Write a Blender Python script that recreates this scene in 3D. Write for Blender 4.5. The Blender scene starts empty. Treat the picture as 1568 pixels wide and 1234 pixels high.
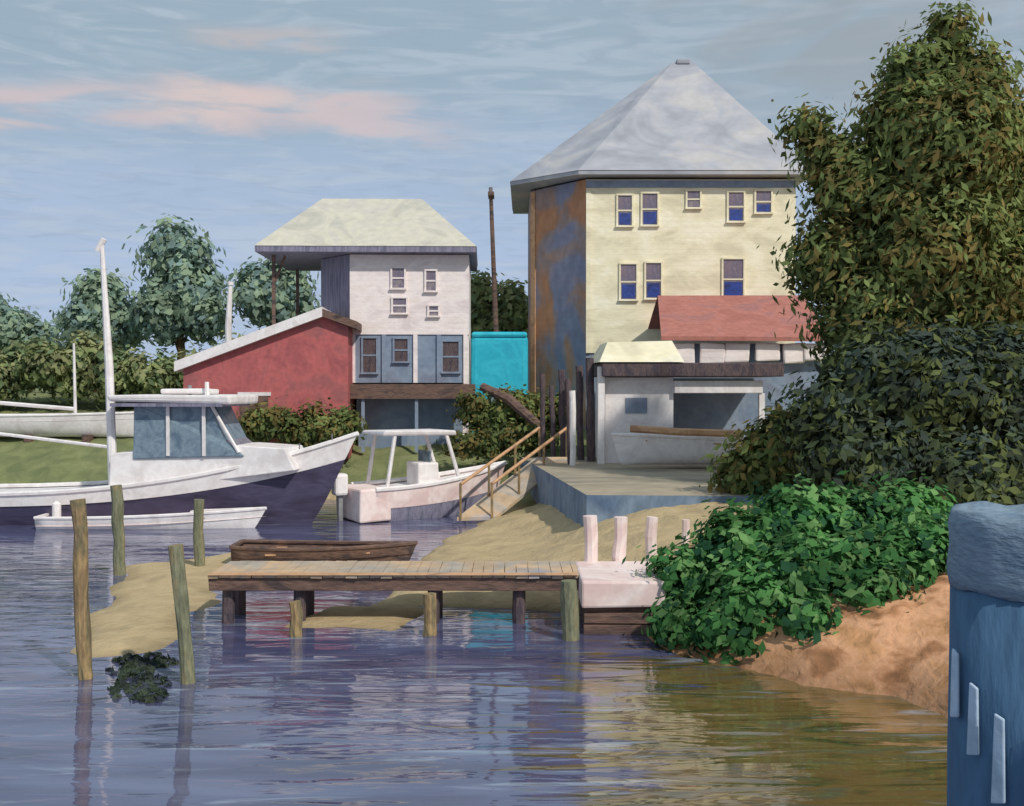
import bpy, math, random
import numpy as np
from mathutils import Vector
random.seed(4)
F=1600.0; H=4.0; Y0=590.0
sc=bpy.context.scene
def W(px,py,D): return ((px-784)/F*D, D, H-(py-Y0)/F*D)
def lin(c):
    return tuple(((v/255)/12.92 if v/255<=0.04045 else ((v/255+0.055)/1.055)**2.4) for v in c)
# ---------------------------------------------------------------- materials
def mat(name,cols,scale=1.5,stretch=(1,1,1),rough=0.75,bump=0.25,detail=4,dist=0.9,spec=0.3,fine=0.12,siding=0,coords='Object'):
    m=bpy.data.materials.new(name); m.use_nodes=True; nt=m.node_tree; N=nt.nodes; L=nt.links
    b=N['Principled BSDF']; b.inputs['Roughness'].default_value=rough
    b.inputs['Specular IOR Level'].default_value=spec
    tc=N.new('ShaderNodeTexCoord'); mp=N.new('ShaderNodeMapping'); mp.inputs['Scale'].default_value=stretch
    L.new(tc.outputs[coords],mp.inputs[0])
    n=N.new('ShaderNodeTexNoise'); n.inputs['Scale'].default_value=scale; n.inputs['Detail'].default_value=detail; n.inputs['Distortion'].default_value=dist
    L.new(mp.outputs[0],n.inputs['Vector'])
    r=N.new('ShaderNodeValToRGB'); L.new(n.outputs['Fac'],r.inputs[0])
    k=len(cols); e=r.color_ramp.elements
    while len(e)<k: e.new(0.5)
    for i,c in enumerate(cols):
        e[i].position=0.36+0.28*i/max(1,k-1) ; e[i].color=(*lin(c),1)
    n2=N.new('ShaderNodeTexNoise'); n2.inputs['Scale'].default_value=scale*7; n2.inputs['Detail'].default_value=4
    L.new(mp.outputs[0],n2.inputs['Vector'])
    mr=N.new('ShaderNodeMapRange'); mr.inputs[1].default_value=0.3; mr.inputs[2].default_value=0.7
    mr.inputs[3].default_value=1-fine; mr.inputs[4].default_value=1+fine; L.new(n2.outputs['Fac'],mr.inputs[0])
    vm=N.new('ShaderNodeVectorMath'); vm.operation='SCALE'; L.new(r.outputs[0],vm.inputs[0]); L.new(mr.outputs[0],vm.inputs['Scale'])
    L.new(vm.outputs[0],b.inputs['Base Color'])
    bp=N.new('ShaderNodeBump'); bp.inputs['Strength'].default_value=bump; bp.inputs['Distance'].default_value=0.03
    L.new(n2.outputs['Fac'],bp.inputs['Height']); last=bp
    if siding:
        sp=N.new('ShaderNodeSeparateXYZ'); L.new(tc.outputs['Object'],sp.inputs[0])
        a=N.new('ShaderNodeMath'); a.operation='MULTIPLY'; a.inputs[1].default_value=1/siding; L.new(sp.outputs[2],a.inputs[0])
        f=N.new('ShaderNodeMath'); f.operation='FRACT'; L.new(a.outputs[0],f.inputs[0])
        b2=N.new('ShaderNodeBump'); b2.inputs['Strength'].default_value=0.35; b2.inputs['Distance'].default_value=0.03; b2.invert=True
        L.new(f.outputs[0],b2.inputs['Height']); L.new(bp.outputs[0],b2.inputs['Normal']); last=b2
    L.new(last.outputs[0],b.inputs['Normal'])
    return m
M={}
M['cream']=mat('cream_clapboard',[(222,212,182),(240,230,198),(248,240,214)],0.6,(1,1,2),bump=0.3,siding=0.22,fine=0.05)
M['white']=mat('white_paint',[(226,218,216),(244,238,236),(234,226,224)],1.2,bump=0.2,fine=0.05,rough=0.5)
M['hwhite']=mat('white_clapboard',[(228,214,212),(246,234,230),(238,224,218)],0.7,(1,1,2),siding=0.2,fine=0.05)
M['shingle']=mat('brown_shingle_violet_shade',[(132,138,160),(138,138,160),(160,138,132),(184,132,100),(190,138,104)],0.42,(1,1,0.7),siding=0.25,fine=0.15,dist=1.0)  # brown patches, plus violet shade of the left side put into the colour
M['slate']=mat('grey_blue_stucco',[(124,140,162),(140,154,172),(130,138,156)],0.7,fine=0.1)
M['violet']=mat('violet_shade_and_trim',[(122,118,138),(144,140,158),(112,112,130)],1.2,(3,3,0.4),fine=0.15)  # violet shade of left wall and boat side painted in; also trim colour
M['roofg']=mat('grey_metal_roof',[(158,160,168),(174,175,182),(190,187,186)],0.3,(1,1,1.4),fine=0.07,rough=0.85,dist=1.5)
M['roofc']=mat('pale_cream_roof',[(190,186,174),(208,202,184),(198,192,182)],0.5,fine=0.07,dist=1.5)
M['red']=mat('red_boards',[(168,92,94),(190,104,102),(162,98,98)],0.9,(1,1,1),fine=0.12)
M['redroof']=mat('faded_red_roof',[(168,108,98),(180,118,106),(162,112,108)],0.7,(1,2,1),fine=0.12)
M['pinkwhite']=mat('pink_white_paint',[(234,208,202),(244,226,220),(228,200,194)],1.0,fine=0.05)
M['brown']=mat('dark_brown_wood',[(92,74,70),(122,96,84),(80,68,66)],1.5,(0.6,3,3),fine=0.25,bump=0.5)
M['dock']=mat('dock_planks',[(190,164,136),(174,164,152),(206,174,138),(166,162,166)],0.45,(1,1,1),fine=0.15,bump=0.5)
M['pile']=mat('weathered_piling',[(136,114,84),(164,138,98),(114,106,82),(172,140,102)],1.6,(2,2,0.6),fine=0.25,bump=0.6)
M['pileo']=mat('green_grey_piling',[(112,114,92),(130,130,104),(152,130,94)],1.6,(2,2,0.6),fine=0.25,bump=0.6)
M['darkpost']=mat('tarred_post',[(82,72,80),(104,88,88),(70,64,72)],2,(2,2,0.6),fine=0.25,bump=0.6)
M['orange']=mat('tan_varnished_wood',[(194,150,112),(208,164,126),(174,136,108)],1.5,fine=0.1)
M['navy']=mat('navy_hull_paint',[(66,60,80),(82,76,100),(74,70,94)],0.8,(0.6,1,2),fine=0.12,rough=0.4)
M['glass']=mat('window_glass',[(56,64,108),(60,80,156),(62,68,114)],1.8,rough=0.2,spec=0.5,bump=0.0)  # also the blue of the glints painted on the lower sashes
M['glassv']=mat('window_glass_old',[(136,120,128),(118,110,128),(152,140,142)],1.8,rough=0.25,spec=0.4,bump=0.0)
M['cabglass']=mat('cabin_glass',[(106,124,140),(128,146,158),(94,114,132)],1.8,rough=0.2,spec=0.5,bump=0.0)
M['turq']=mat('turquoise_paint',[(46,176,200),(58,190,212),(48,170,196)],1.0,fine=0.06)
M['seawall']=mat('blue_grey_seawall',[(104,124,150),(126,144,164),(92,112,140)],0.9,(1,1,0.5),fine=0.18,bump=0.5)
M['concrete']=mat('weathered_concrete',[(156,146,128),(176,162,140),(144,136,120)],0.6,(0.5,1,1),fine=0.12)
M['bark']=mat('bark',[(84,66,48),(110,80,54),(66,56,46)],2,(3,3,0.5),fine=0.3,bump=0.8)
M['bluewrap']=mat('blue_piling_wrap',[(62,92,122),(76,110,140),(68,100,130)],1.3,(2,2,0.5),fine=0.12,bump=0.4)
M['bluecap']=mat('grey_blue_cap',[(100,122,142),(126,144,160),(114,134,150)],2.2,(1,1,3),fine=0.12,bump=0.6)
M['palestrip']=mat('pale_blue_strip',[(166,186,206),(182,200,218),(156,176,194)],2,fine=0.08)
M['metal']=mat('grey_metal',[(120,120,124),(150,150,152)],2,rough=0.4)
def leafmat(n,c,k=1.0):
    c=tuple(v*k for v in c)
    m=bpy.data.materials.new('leaf_'+n); m.use_nodes=True; nt=m.node_tree; N=nt.nodes; L=nt.links; N.remove(N['Principled BSDF'])
    tc=N.new('ShaderNodeTexCoord'); n_=N.new('ShaderNodeTexNoise'); n_.inputs['Scale'].default_value=1.1; n_.inputs['Detail'].default_value=1
    L.new(tc.outputs['Object'],n_.inputs['Vector']); r=N.new('ShaderNodeValToRGB'); L.new(n_.outputs['Fac'],r.inputs[0]); e=r.color_ramp.elements
    e[0].position=.38; e[1].position=.62; e[0].color=(*lin(tuple(v*0.88 for v in c)),1); e[1].color=(*lin(tuple(min(255,v*1.12) for v in c)),1)
    d=N.new('ShaderNodeBsdfDiffuse'); t=N.new('ShaderNodeBsdfTranslucent'); mx=N.new('ShaderNodeMixShader'); mx.inputs[0].default_value=0.35
    L.new(r.outputs[0],d.inputs[0]); L.new(r.outputs[0],t.inputs[0]); L.new(d.outputs[0],mx.inputs[1]); L.new(t.outputs[0],mx.inputs[2]); L.new(mx.outputs[0],N['Material Output'].inputs[0])
    return m
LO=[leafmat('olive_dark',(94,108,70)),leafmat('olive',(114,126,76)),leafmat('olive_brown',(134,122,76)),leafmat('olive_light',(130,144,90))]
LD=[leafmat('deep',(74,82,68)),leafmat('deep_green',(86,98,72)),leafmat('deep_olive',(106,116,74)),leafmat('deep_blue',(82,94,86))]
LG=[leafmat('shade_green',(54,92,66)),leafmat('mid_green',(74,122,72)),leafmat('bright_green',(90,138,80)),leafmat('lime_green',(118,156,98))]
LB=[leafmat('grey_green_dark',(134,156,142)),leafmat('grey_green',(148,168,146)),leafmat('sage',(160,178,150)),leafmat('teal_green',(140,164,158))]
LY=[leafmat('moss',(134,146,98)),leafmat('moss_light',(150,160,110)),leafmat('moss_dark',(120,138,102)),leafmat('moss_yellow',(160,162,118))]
LW=[leafmat('refl_dark',(74,86,74)),leafmat('refl_green',(84,94,78)),leafmat('refl_blue',(78,84,96))]  # blade colours for the dark reflection painted on the water
# ---------------------------------------------------------------- geometry helpers
def empty(name,loc=(0,0,0),rz=0):
    o=bpy.data.objects.new(name,None); sc.collection.objects.link(o); o.location=loc; o.rotation_euler=(0,0,rz); o.empty_display_size=0.3; return o
def mesh(name,vs,fs,m,root=None,smooth=False,loc=None):
    me=bpy.data.meshes.new(name); me.from_pydata([tuple(v) for v in vs],[],fs); me.update()
    o=bpy.data.objects.new(name,me); sc.collection.objects.link(o)
    for mm in (m if isinstance(m,list) else [m]): me.materials.append(mm)
    if smooth: me.polygons.foreach_set('use_smooth',[True]*len(me.polygons))
    if root: o.parent=root
    if loc: o.location=loc
    return o
def box(root,name,x,y,z,m,bev=0.0,jit=0.0):
    vs=[(a+random.uniform(-jit,jit),b+random.uniform(-jit,jit),c+random.uniform(-jit,jit)) for c in z for b in y for a in x]
    fs=[(0,2,3,1),(4,5,7,6),(0,1,5,4),(2,6,7,3),(0,4,6,2),(1,3,7,5)]
    o=mesh(name,vs,fs,m,root)
    if bev:
        md=o.modifiers.new('b','BEVEL'); md.width=bev; md.segments=2
    return o
def extr(root,name,poly,z,m):
    n=len(poly); vs=[(x,y,z[0]) for x,y in poly]+[(x,y,z[1]) for x,y in poly]
    fs=[tuple(range(n-1,-1,-1)),tuple(range(n,2*n))]+[(i,(i+1)%n,(i+1)%n+n,i+n) for i in range(n)]
    return mesh(name,vs,fs,m,root)
def tubegeo(pts,rad,n=9):
    vs=[];fs=[]
    for i,p in enumerate(pts):
        p=Vector(p); d=(Vector(pts[min(i+1,len(pts)-1)])-Vector(pts[max(i-1,0)])).normalized()
        a=d.cross(Vector((0.3,1,0.1))).normalized(); b=d.cross(a)
        for k in range(n):
            t=2*math.pi*k/n; vs.append(p+(a*math.cos(t)+b*math.sin(t))*rad[i])
    for i in range(len(pts)-1):
        for k in range(n):
            fs.append((i*n+k,i*n+(k+1)%n,(i+1)*n+(k+1)%n,(i+1)*n+k))
    fs.append(tuple(range(n-1,-1,-1))); fs.append(tuple((len(pts)-1)*n+k for k in range(n)))
    return vs,fs
def tube(root,name,pts,rad,m,n=9):
    if not isinstance(rad,(list,tuple)): rad=[rad]*len(pts)
    vs,fs=tubegeo(pts,rad,n); return mesh(name,vs,fs,m,root,smooth=False)
def leaves(root,name,lobes,n,size,mats,seed=1,clump=0.35,per=35,bias=0.0,elong=2.0,core=0.25,grad=None,outw=1.1):
    rng=np.random.default_rng(seed); L=np.array(lobes,float)
    w=(L[:,3]*L[:,5])**1.0; w/=w.sum(); nc=max(1,n//per)
    li=rng.choice(len(L),nc,p=w); d=rng.normal(size=(nc,3)); d/=np.linalg.norm(d,axis=1)[:,None]
    r=core+(1.02-core)*rng.random(nc)**0.5
    cc=L[li,:3]+d*r[:,None]*L[li,3:6]
    lit=d[:,2]*0.5+d[:,0]*0.3-d[:,1]*0.1+rng.normal(size=nc)*0.55+bias  # upper and sunward clumps lean to lighter leaf colours, light painted in
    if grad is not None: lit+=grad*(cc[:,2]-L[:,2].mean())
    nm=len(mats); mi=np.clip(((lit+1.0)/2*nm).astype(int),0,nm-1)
    N=nc*per; ci=np.repeat(np.arange(nc),per)
    off=rng.normal(size=(N,3))
    p=cc[ci]+off*clump*np.array([1,1,0.75])*rng.uniform(0.6,1.4,nc)[ci][:,None]
    # leaf blades mostly face outwards from their clump and lobe
    nrm=d[ci]*outw+off*0.55+np.array([0,0,0.35])+rng.normal(size=(N,3))*0.55; nrm/=np.linalg.norm(nrm,axis=1)[:,None]
    a=np.cross(nrm,rng.normal(size=(N,3))+np.array([0.6,-0.4,0])); a/=np.linalg.norm(a,axis=1)[:,None]
    b=np.cross(nrm,a)
    s=size*rng.uniform(0.55,1.5,N)[:,None]
    v=np.stack([p-a*s,p+b*s/elong,p+a*s,p-b*s/elong],1).reshape(-1,3)
    me=bpy.data.meshes.new(name); me.vertices.add(N*4); me.vertices.foreach_set('co',v.ravel().astype(np.float32))
    me.loops.add(N*4); me.loops.foreach_set('vertex_index',np.arange(N*4,dtype=np.int32))
    me.polygons.add(N); me.polygons.foreach_set('loop_start',np.arange(0,N*4,4,dtype=np.int32)); me.polygons.foreach_set('loop_total',np.full(N,4,dtype=np.int32))
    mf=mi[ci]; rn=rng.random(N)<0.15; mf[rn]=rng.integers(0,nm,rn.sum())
    for m in mats: me.materials.append(m)
    me.polygons.foreach_set('material_index',mf.astype(np.int32)); me.update(calc_edges=True)
    o=bpy.data.objects.new(name,me); sc.collection.objects.link(o)
    if root: o.parent=root
    return o
def lobe(px,py,D,rx,rz,k=0.9):
    x,y,z=W(px,py,D); return (x,y,z,rx*D/F,rx*D/F*k,rz*D/F)
def tree(name,base,lobes,n,size,mats,seed,tr=0.2,**kw):
    r=empty(name,base); bx,by,bz=base
    Lr=[(l[0]-bx,l[1]-by,l[2]-bz,l[3],l[4],l[5]) for l in lobes]
    top=max(Lr,key=lambda l:l[2]); zt=top[2]
    pts=[(0,0,-0.3),(0.05*zt*0.3,0,zt*0.3),(top[0]*0.5,top[1]*0.5,zt*0.65),(top[0],top[1],zt+top[5]*0.3)]
    tube(r,'trunk',pts,[tr*1.3,tr,tr*0.7,tr*0.15],M['bark'],10)
    for i,l in enumerate(Lr):
        z0=min(max(l[2]*0.55,0.5),zt*0.8); f=z0/zt
        s=(top[0]*f*f,top[1]*f*f,z0)
        mid=((s[0]+l[0])/2,(s[1]+l[1])/2,(s[2]+l[2])/2+0.1*zt*0.3)
        tube(r,'limb_%d'%(i+1),[s,mid,(l[0],l[1],l[2]+l[5]*0.4)],[tr*0.5,tr*0.32,tr*0.08],M['bark'],7)
    leaves(r,'crown',Lr,n,size,mats,seed,**kw)
    return r
# ---------------------------------------------------------------- terrain
land=[(-900,44),(-40,42),(-20,37.5),(-10,36.5),(-4.6,36.5),(-1.0,35.5),(-0.2,32),(-1.6,28),(-2.0,24),(-2.4,21),(-2.4,19),(-0.5,18.6),(1.2,18.4),(2.0,17.2),(2.3,15.9),(3.0,14.8),(3.9,13.8),(5.0,13.4),(5.3,11.8),(6.0,9.5),(8,6),(12,-5),(25,-40),(900,-60),(900,2500),(-900,2500)]
bar=[(-6.3,15.4),(-5.1,15.5),(-5.5,18.0),(-5.6,20.8),(-2.6,21.8),(-2.2,23),(-6.5,25.0),(-8.4,23.0),(-7.5,20),(-6.9,17)]
bar2=[(-3.7,17.2),(-1.9,17.0),(-1.5,18.6),(-3.4,19.0)]
def sdf(px,py,poly):
    P=np.array(poly,float); Q=np.roll(P,-1,0); best=np.full(px.shape,1e18); ins=np.zeros(px.shape,bool)
    for (ax,ay),(bx,by) in zip(P,Q):
        ex,ey=bx-ax,by-ay; t=np.clip(((px-ax)*ex+(py-ay)*ey)/(ex*ex+ey*ey),0,1)
        best=np.minimum(best,(px-ax-t*ex)**2+(py-ay-t*ey)**2)
        c=((ay>py)!=(by>py)); 
        with np.errstate(divide='ignore',invalid='ignore'):
            xi=ax+(py-ay)*ex/(ey if ey!=0 else 1e-9)
        ins^=(c&(px<xi))
    return np.where(ins,1,-1)*np.sqrt(best)
def wob(x,y): return 0.25*np.sin(x*1.9+y*0.7)+0.2*np.sin(y*2.3-x*1.1)+0.12*np.sin(4.1*x+3.3*y)+0.08*np.sin(7.3*x-5.1*y)
def hgt(x,y):
    x=np.asarray(x,float); y=np.asarray(y,float)
    d=sdf(x,y,land)+wob(x,y)*0.35
    bank=1/(1+np.exp(-(x-2.0)*2))*(1/(1+np.exp((y-20)*1.0)))
    ramp=np.exp(-((x-0)/2.6)**2-((y-24)/6.5)**2)
    k=0.55+0.35*bank-0.42*ramp
    z=np.where(d>0,1.5*(1-np.exp(-np.maximum(d,0)*k/1.5)),np.maximum(d*0.5,-2))
    z+=np.where(d>0,np.clip((y-36)*0.13,0,2.1),0)
    z+=np.where(d>0.2,wob(x*2.3,y*2.3)*0.10*np.clip(d,0,1),0)
    z+=np.where(d>0,bank*0.05*np.sin(9*x+4*y)*np.sin(11*y-3*x)*np.clip(d*2,0,1),0)
    b=sdf(x,y,bar)+wob(x*1.3,y)*0.6; z=np.maximum(z,np.clip(b*0.16,-2,0.09))
    b=sdf(x,y,bar2)+wob(x*1.3,y)*0.3; z=np.maximum(z,np.clip(b*0.2,-2,0.05))
    return z
def gz(x,y): return float(hgt(np.array([x]),np.array([y]))[0])
def axis(lo,hi,st,far0,far1):
    a=list(np.arange(lo,hi,st)); s=st; v=hi
    while v<far1: a.append(v); s*=1.25; v+=s
    a.append(far1); s=st; v=lo; pre=[]
    while v>far0: s*=1.25; v-=s; pre.append(max(v,far0))
    return np.array(pre[::-1]+a)
xs=axis(-24,22,0.2,-850,850); ys=axis(4,50,0.2,-50,2300)
X,Y=np.meshgrid(xs,ys); Z=hgt(X,Y); nx,ny=len(xs),len(ys)
V=np.stack([X,Y,Z],-1).reshape(-1,3)
i=np.arange(ny-1)[:,None]*nx+np.arange(nx-1)[None,:]
Fq=np.stack([i,i+1,i+nx+1,i+nx],-1).reshape(-1,4)
me=bpy.data.meshes.new('ground'); me.from_pydata(V.tolist(),[],Fq.tolist()); me.polygons.foreach_set('use_smooth',[True]*len(me.polygons))
gnd=bpy.data.objects.new('ground',me); sc.collection.objects.link(gnd)
def groundmat():
    m=bpy.data.materials.new('ground_sand_and_grass'); m.use_nodes=True; nt=m.node_tree; N=nt.nodes; L=nt.links; b=N['Principled BSDF']
    b.inputs['Roughness'].default_value=0.9; b.inputs['Specular IOR Level'].default_value=0.15
    tc=N.new('ShaderNodeTexCoord'); sp=N.new('ShaderNodeSeparateXYZ'); L.new(tc.outputs['Object'],sp.inputs[0])
    def noise(s,d=5,st=(1,1,1),dist=0.5):
        mp=N.new('ShaderNodeMapping'); mp.inputs['Scale'].default_value=st; L.new(tc.outputs['Object'],mp.inputs[0])
        n=N.new('ShaderNodeTexNoise'); n.inputs['Scale'].default_value=s; n.inputs['Detail'].default_value=d; n.inputs['Distortion'].default_value=dist; L.new(mp.outputs[0],n.inputs['Vector']); return n
    def ramp(src,cs,lo=.35,hi=.65):
        r=N.new('ShaderNodeValToRGB'); e=r.color_ramp.elements
        while len(e)<len(cs): e.new(.5)
        for k,c in enumerate(cs): e[k].position=lo+(hi-lo)*k/(len(cs)-1); e[k].color=(*lin(c),1)
        L.new(src,r.inputs[0]); return r
    sand=ramp(noise(0.9,4).outputs['Fac'],[(174,154,120),(194,172,134),(182,160,124)])
    clay=ramp(noise(1.8,6,(1,1,2.0),0.3).outputs['Fac'],[(136,100,70),(176,126,90),(216,164,126),(196,146,104),(150,112,76)],.28,.72)
    grass=ramp(noise(1.2,6).outputs['Fac'],[(108,116,80),(122,128,88),(136,140,98)])
    def math_(op,a,bv):
        q=N.new('ShaderNodeMath'); q.operation=op
        for j,v in enumerate((a,bv)):
            if isinstance(v,(int,float)): q.inputs[j].default_value=v
            else: L.new(v,q.inputs[j])
        q.use_clamp=False; return q.outputs[0]
    def mr(v,a,c):
        q=N.new('ShaderNodeMapRange'); q.inputs[1].default_value=a; q.inputs[2].default_value=c; L.new(v,q.inputs[0]); return q.outputs[0]
    def mix(f,a,c):
        q=N.new('ShaderNodeMix'); q.data_type='RGBA'; L.new(f,q.inputs[0]); L.new(a,q.inputs[6]); L.new(c,q.inputs[7]); return q.outputs[2]
    nz=noise(0.8,4).outputs['Fac']
    hz=math_('ADD',sp.outputs[2],math_('MULTIPLY',nz,0.6))
    g=mr(hz,0.95,1.15)
    fary=mr(sp.outputs[1],29,33)
    g=math_('MAXIMUM',math_('MULTIPLY',g,mr(sp.outputs[1],26,31)),math_('MULTIPLY',fary,mr(hz,0.4,0.6)))
    isclay=math_('MULTIPLY',mr(sp.outputs[0],1.4,2.2),math_('SUBTRACT',1.0,mr(sp.outputs[1],17,18)))
    c=mix(isclay,sand.outputs[0],clay.outputs[0]); c=mix(g,c,grass.outputs[0])
    # wet margin at the waterline
    wet=N.new('ShaderNodeMapRange'); wet.inputs[1].default_value=0.0; wet.inputs[2].default_value=0.06; wet.inputs[3].default_value=0.72; wet.inputs[4].default_value=1.0; L.new(sp.outputs[2],wet.inputs[0])
    wc=N.new('ShaderNodeMapRange'); wc.inputs[1].default_value=0.05; wc.inputs[2].default_value=0.5; wc.inputs[3].default_value=0.6; wc.inputs[4].default_value=1.0; L.new(hz if False else sp.outputs[2],wc.inputs[0])
    wl=N.new('ShaderNodeMix'); wl.data_type='FLOAT'; L.new(isclay,wl.inputs[0]); L.new(wet.outputs[0],wl.inputs[2]); L.new(wc.outputs[0],wl.inputs[3])
    vm=N.new('ShaderNodeVectorMath'); vm.operation='SCALE'; L.new(c,vm.inputs[0]); L.new(wl.outputs[0],vm.inputs['Scale'])
    L.new(vm.outputs[0],b.inputs['Base Color'])
    bp=N.new('ShaderNodeBump'); bp.inputs['Strength'].default_value=0.7; bp.inputs['Distance'].default_value=0.08
    L.new(noise(5,7).outputs['Fac'],bp.inputs['Height']); L.new(bp.outputs[0],b.inputs['Normal'])
    return m
me.materials.append(groundmat())
# ---------------------------------------------------------------- water
def watermat():
    m=bpy.data.materials.new('harbour_water'); m.use_nodes=True; nt=m.node_tree; N=nt.nodes; L=nt.links; b=N['Principled BSDF']
    b.inputs['Roughness'].default_value=0.04; b.inputs['IOR'].default_value=2.2
    tc=N.new('ShaderNodeTexCoord'); 
    def noise(s,d,st,dist=0.4):
        mp=N.new('ShaderNodeMapping'); mp.inputs['Scale'].default_value=st; L.new(tc.outputs['Object'],mp.inputs[0])
        n=N.new('ShaderNodeTexNoise'); n.inputs['Scale'].default_value=s; n.inputs['Detail'].default_value=d; n.inputs['Distortion'].default_value=dist; L.new(mp.outputs[0],n.inputs['Vector']); return n
    r=N.new('ShaderNodeValToRGB'); e=r.color_ramp.elements; e.new(.5)
    for k,(p,c) in enumerate([(.36,(74,74,104)),(.52,(86,88,120)),(.66,(102,106,138))]): e[k].position=p; e[k].color=(*lin(c),1)
    L.new(noise(1.0,4,(0.35,1.8,1)).outputs['Fac'],r.inputs[0])
    # shallows by the clay bank, olive and ochre reflection painted into the colour
    r2=N.new('ShaderNodeValToRGB'); e=r2.color_ramp.elements; e.new(.5)
    for k,(p,c) in enumerate([(.36,(74,72,44)),(.5,(116,94,54)),(.64,(98,92,68))]): e[k].position=p; e[k].color=(*lin(c),1)
    L.new(noise(1.3,4,(0.6,2.4,1),1.0).outputs['Fac'],r2.inputs[0])
    sub=N.new('ShaderNodeVectorMath'); sub.operation='SUBTRACT'; sub.inputs[1].default_value=(5.0,11.5,0); L.new(tc.outputs['Object'],sub.inputs[0])
    ml=N.new('ShaderNodeVectorMath'); ml.operation='MULTIPLY'; ml.inputs[1].default_value=(1,0.75,0); L.new(sub.outputs[0],ml.inputs[0])
    ln=N.new('ShaderNodeVectorMath'); ln.operation='LENGTH'; L.new(ml.outputs[0],ln.inputs[0])
    nn=noise(1.4,4,(0.5,2.6,1),1.0); q=N.new('ShaderNodeMath'); q.operation='MULTIPLY_ADD'; q.inputs[1].default_value=9.0; L.new(nn.outputs['Fac'],q.inputs[0]); L.new(ln.outputs['Value'],q.inputs[2])
    mr=N.new('ShaderNodeMapRange'); mr.inputs[1].default_value=9.1; mr.inputs[2].default_value=8.4; L.new(q.outputs[0],mr.inputs[0])
    mx=N.new('ShaderNodeMix'); mx.data_type='RGBA'; L.new(mr.outputs[0],mx.inputs[0]); L.new(r.outputs[0],mx.inputs[6]); L.new(r2.outputs[0],mx.inputs[7])
    # pale house and sky reflections painted as streaks in the water colour
    refl_streak=N.new('ShaderNodeMapRange'); refl_streak.inputs[1].default_value=0.60; refl_streak.inputs[2].default_value=0.68; refl_streak.inputs[4].default_value=0.6; L.new(noise(1.1,5,(0.45,3.4,1),0.7).outputs['Fac'],refl_streak.inputs[0])
    m3=N.new('ShaderNodeMix'); m3.data_type='RGBA'; L.new(refl_streak.outputs[0],m3.inputs[0]); L.new(mx.outputs[2],m3.inputs[6]); m3.inputs[7].default_value=(*lin((158,170,186)),1)
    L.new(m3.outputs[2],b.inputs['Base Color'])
    b1=N.new('ShaderNodeBump'); b1.inputs['Strength'].default_value=0.45; b1.inputs['Distance'].default_value=0.055
    L.new(noise(1.1,2,(0.45,2.0,1),0.8).outputs['Fac'],b1.inputs['Height'])
    b2=N.new('ShaderNodeBump'); b2.inputs['Strength'].default_value=0.15; b2.inputs['Distance'].default_value=0.01
    L.new(noise(6,2,(0.4,2.0,1)).outputs['Fac'],b2.inputs['Height']); L.new(b1.outputs[0],b2.inputs['Normal']); L.new(b2.outputs[0],b.inputs['Normal'])
    return m
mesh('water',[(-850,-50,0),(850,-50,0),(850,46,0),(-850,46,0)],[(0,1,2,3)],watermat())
# ---------------------------------------------------------------- houses
def window(root,name,x,z,w,h,side='front',g='glass',fr='white',off=0.0):
    r=bpy.data.objects.new(name,None); sc.collection.objects.link(r); r.parent=root
    if side=='front': r.location=(x,-off,z)
    else: r.location=(-off,x,z); r.rotation_euler=(0,0,-math.pi/2)
    t=0.07
    box(r,'pane',(-w/2,w/2),(-0.03,-0.012),(-h/2,h/2),M[g])
    box(r,'jamb_a',(-w/2-t,-w/2),(-0.07,-0.004),(-h/2,h/2),M[fr]); box(r,'jamb_b',(w/2,w/2+t),(-0.07,-0.004),(-h/2,h/2),M[fr])
    box(r,'head',(-w/2-t,w/2+t),(-0.08,-0.004),(h/2,h/2+t),M[fr]); box(r,'sill',(-w/2-t*1.3,w/2+t*1.3),(-0.12,-0.004),(-h/2-t,-h/2),M[fr])
    box(r,'rail',(-w/2,w/2),(-0.055,-0.031),(-0.03,0.03),M[fr])
    return r
def roofpoly(root,name,poly,z0,ridge,z1,m,th,trim):
    n=len(poly); vs=[(x,y,z0) for x,y in poly]+[(*ridge[0],z1),(*ridge[1],z1)]
    A_,B_=n,n+1
    if n==5: fs=[(0,1,B_,A_),(1,2,B_),(2,3,A_,B_),(3,4,A_),(4,0,A_),(4,3,2,1,0)]
    else: fs=[(0,1,B_,A_),(1,2,B_),(2,3,A_,B_),(3,0,A_),(3,2,1,0)]
    mesh(name,vs,fs,M[m],root)
    cx_=sum(p[0] for p in poly)/n; cy_=sum(p[1] for p in poly)/n
    extr(root,name+'_eave',[(x+(cx_-x)*0.006,y+(cy_-y)*0.006) for x,y in poly],(z0-th,z0-0.004),M[trim])
# large house: front wall square to the view, canted left bay
h=empty('cream_house',(2.97,42,0),0)
box(h,'front_wall',(0,8.4),(0,0.3),(5.3,12.25),M['cream'])
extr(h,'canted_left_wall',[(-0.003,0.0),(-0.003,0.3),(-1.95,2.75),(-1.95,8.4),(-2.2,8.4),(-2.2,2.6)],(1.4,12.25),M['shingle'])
box(h,'right_wall',(8.1,8.4),(0.303,8.4),(1.4,12.25),M['cream']); box(h,'back_wall',(-1.945,8.097),(8.1,8.4),(1.4,12.25),M['cream'])
box(h,'ground_floor_front',(0.0,8.4),(0.06,0.3),(1.4,5.297),M['slate']); box(h,'corner_board',(0.0,0.2),(-0.035,-0.002),(5.3,11.9),M['cream'])
extr(h,'left_corner_board',[(-2.18,2.5),(-2.0,2.3),(-1.97,2.33),(-2.15,2.53)],(1.4,12.2),M['orange'])
roofpoly(h,'roof',[(-0.35,-0.6),(9.0,-0.6),(9.0,9.0),(-2.95,9.0),(-3.05,1.7)],12.5,[(4.1,4.2),(5.0,4.2)],18.2,'roofg',0.16,'roofg')
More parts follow.
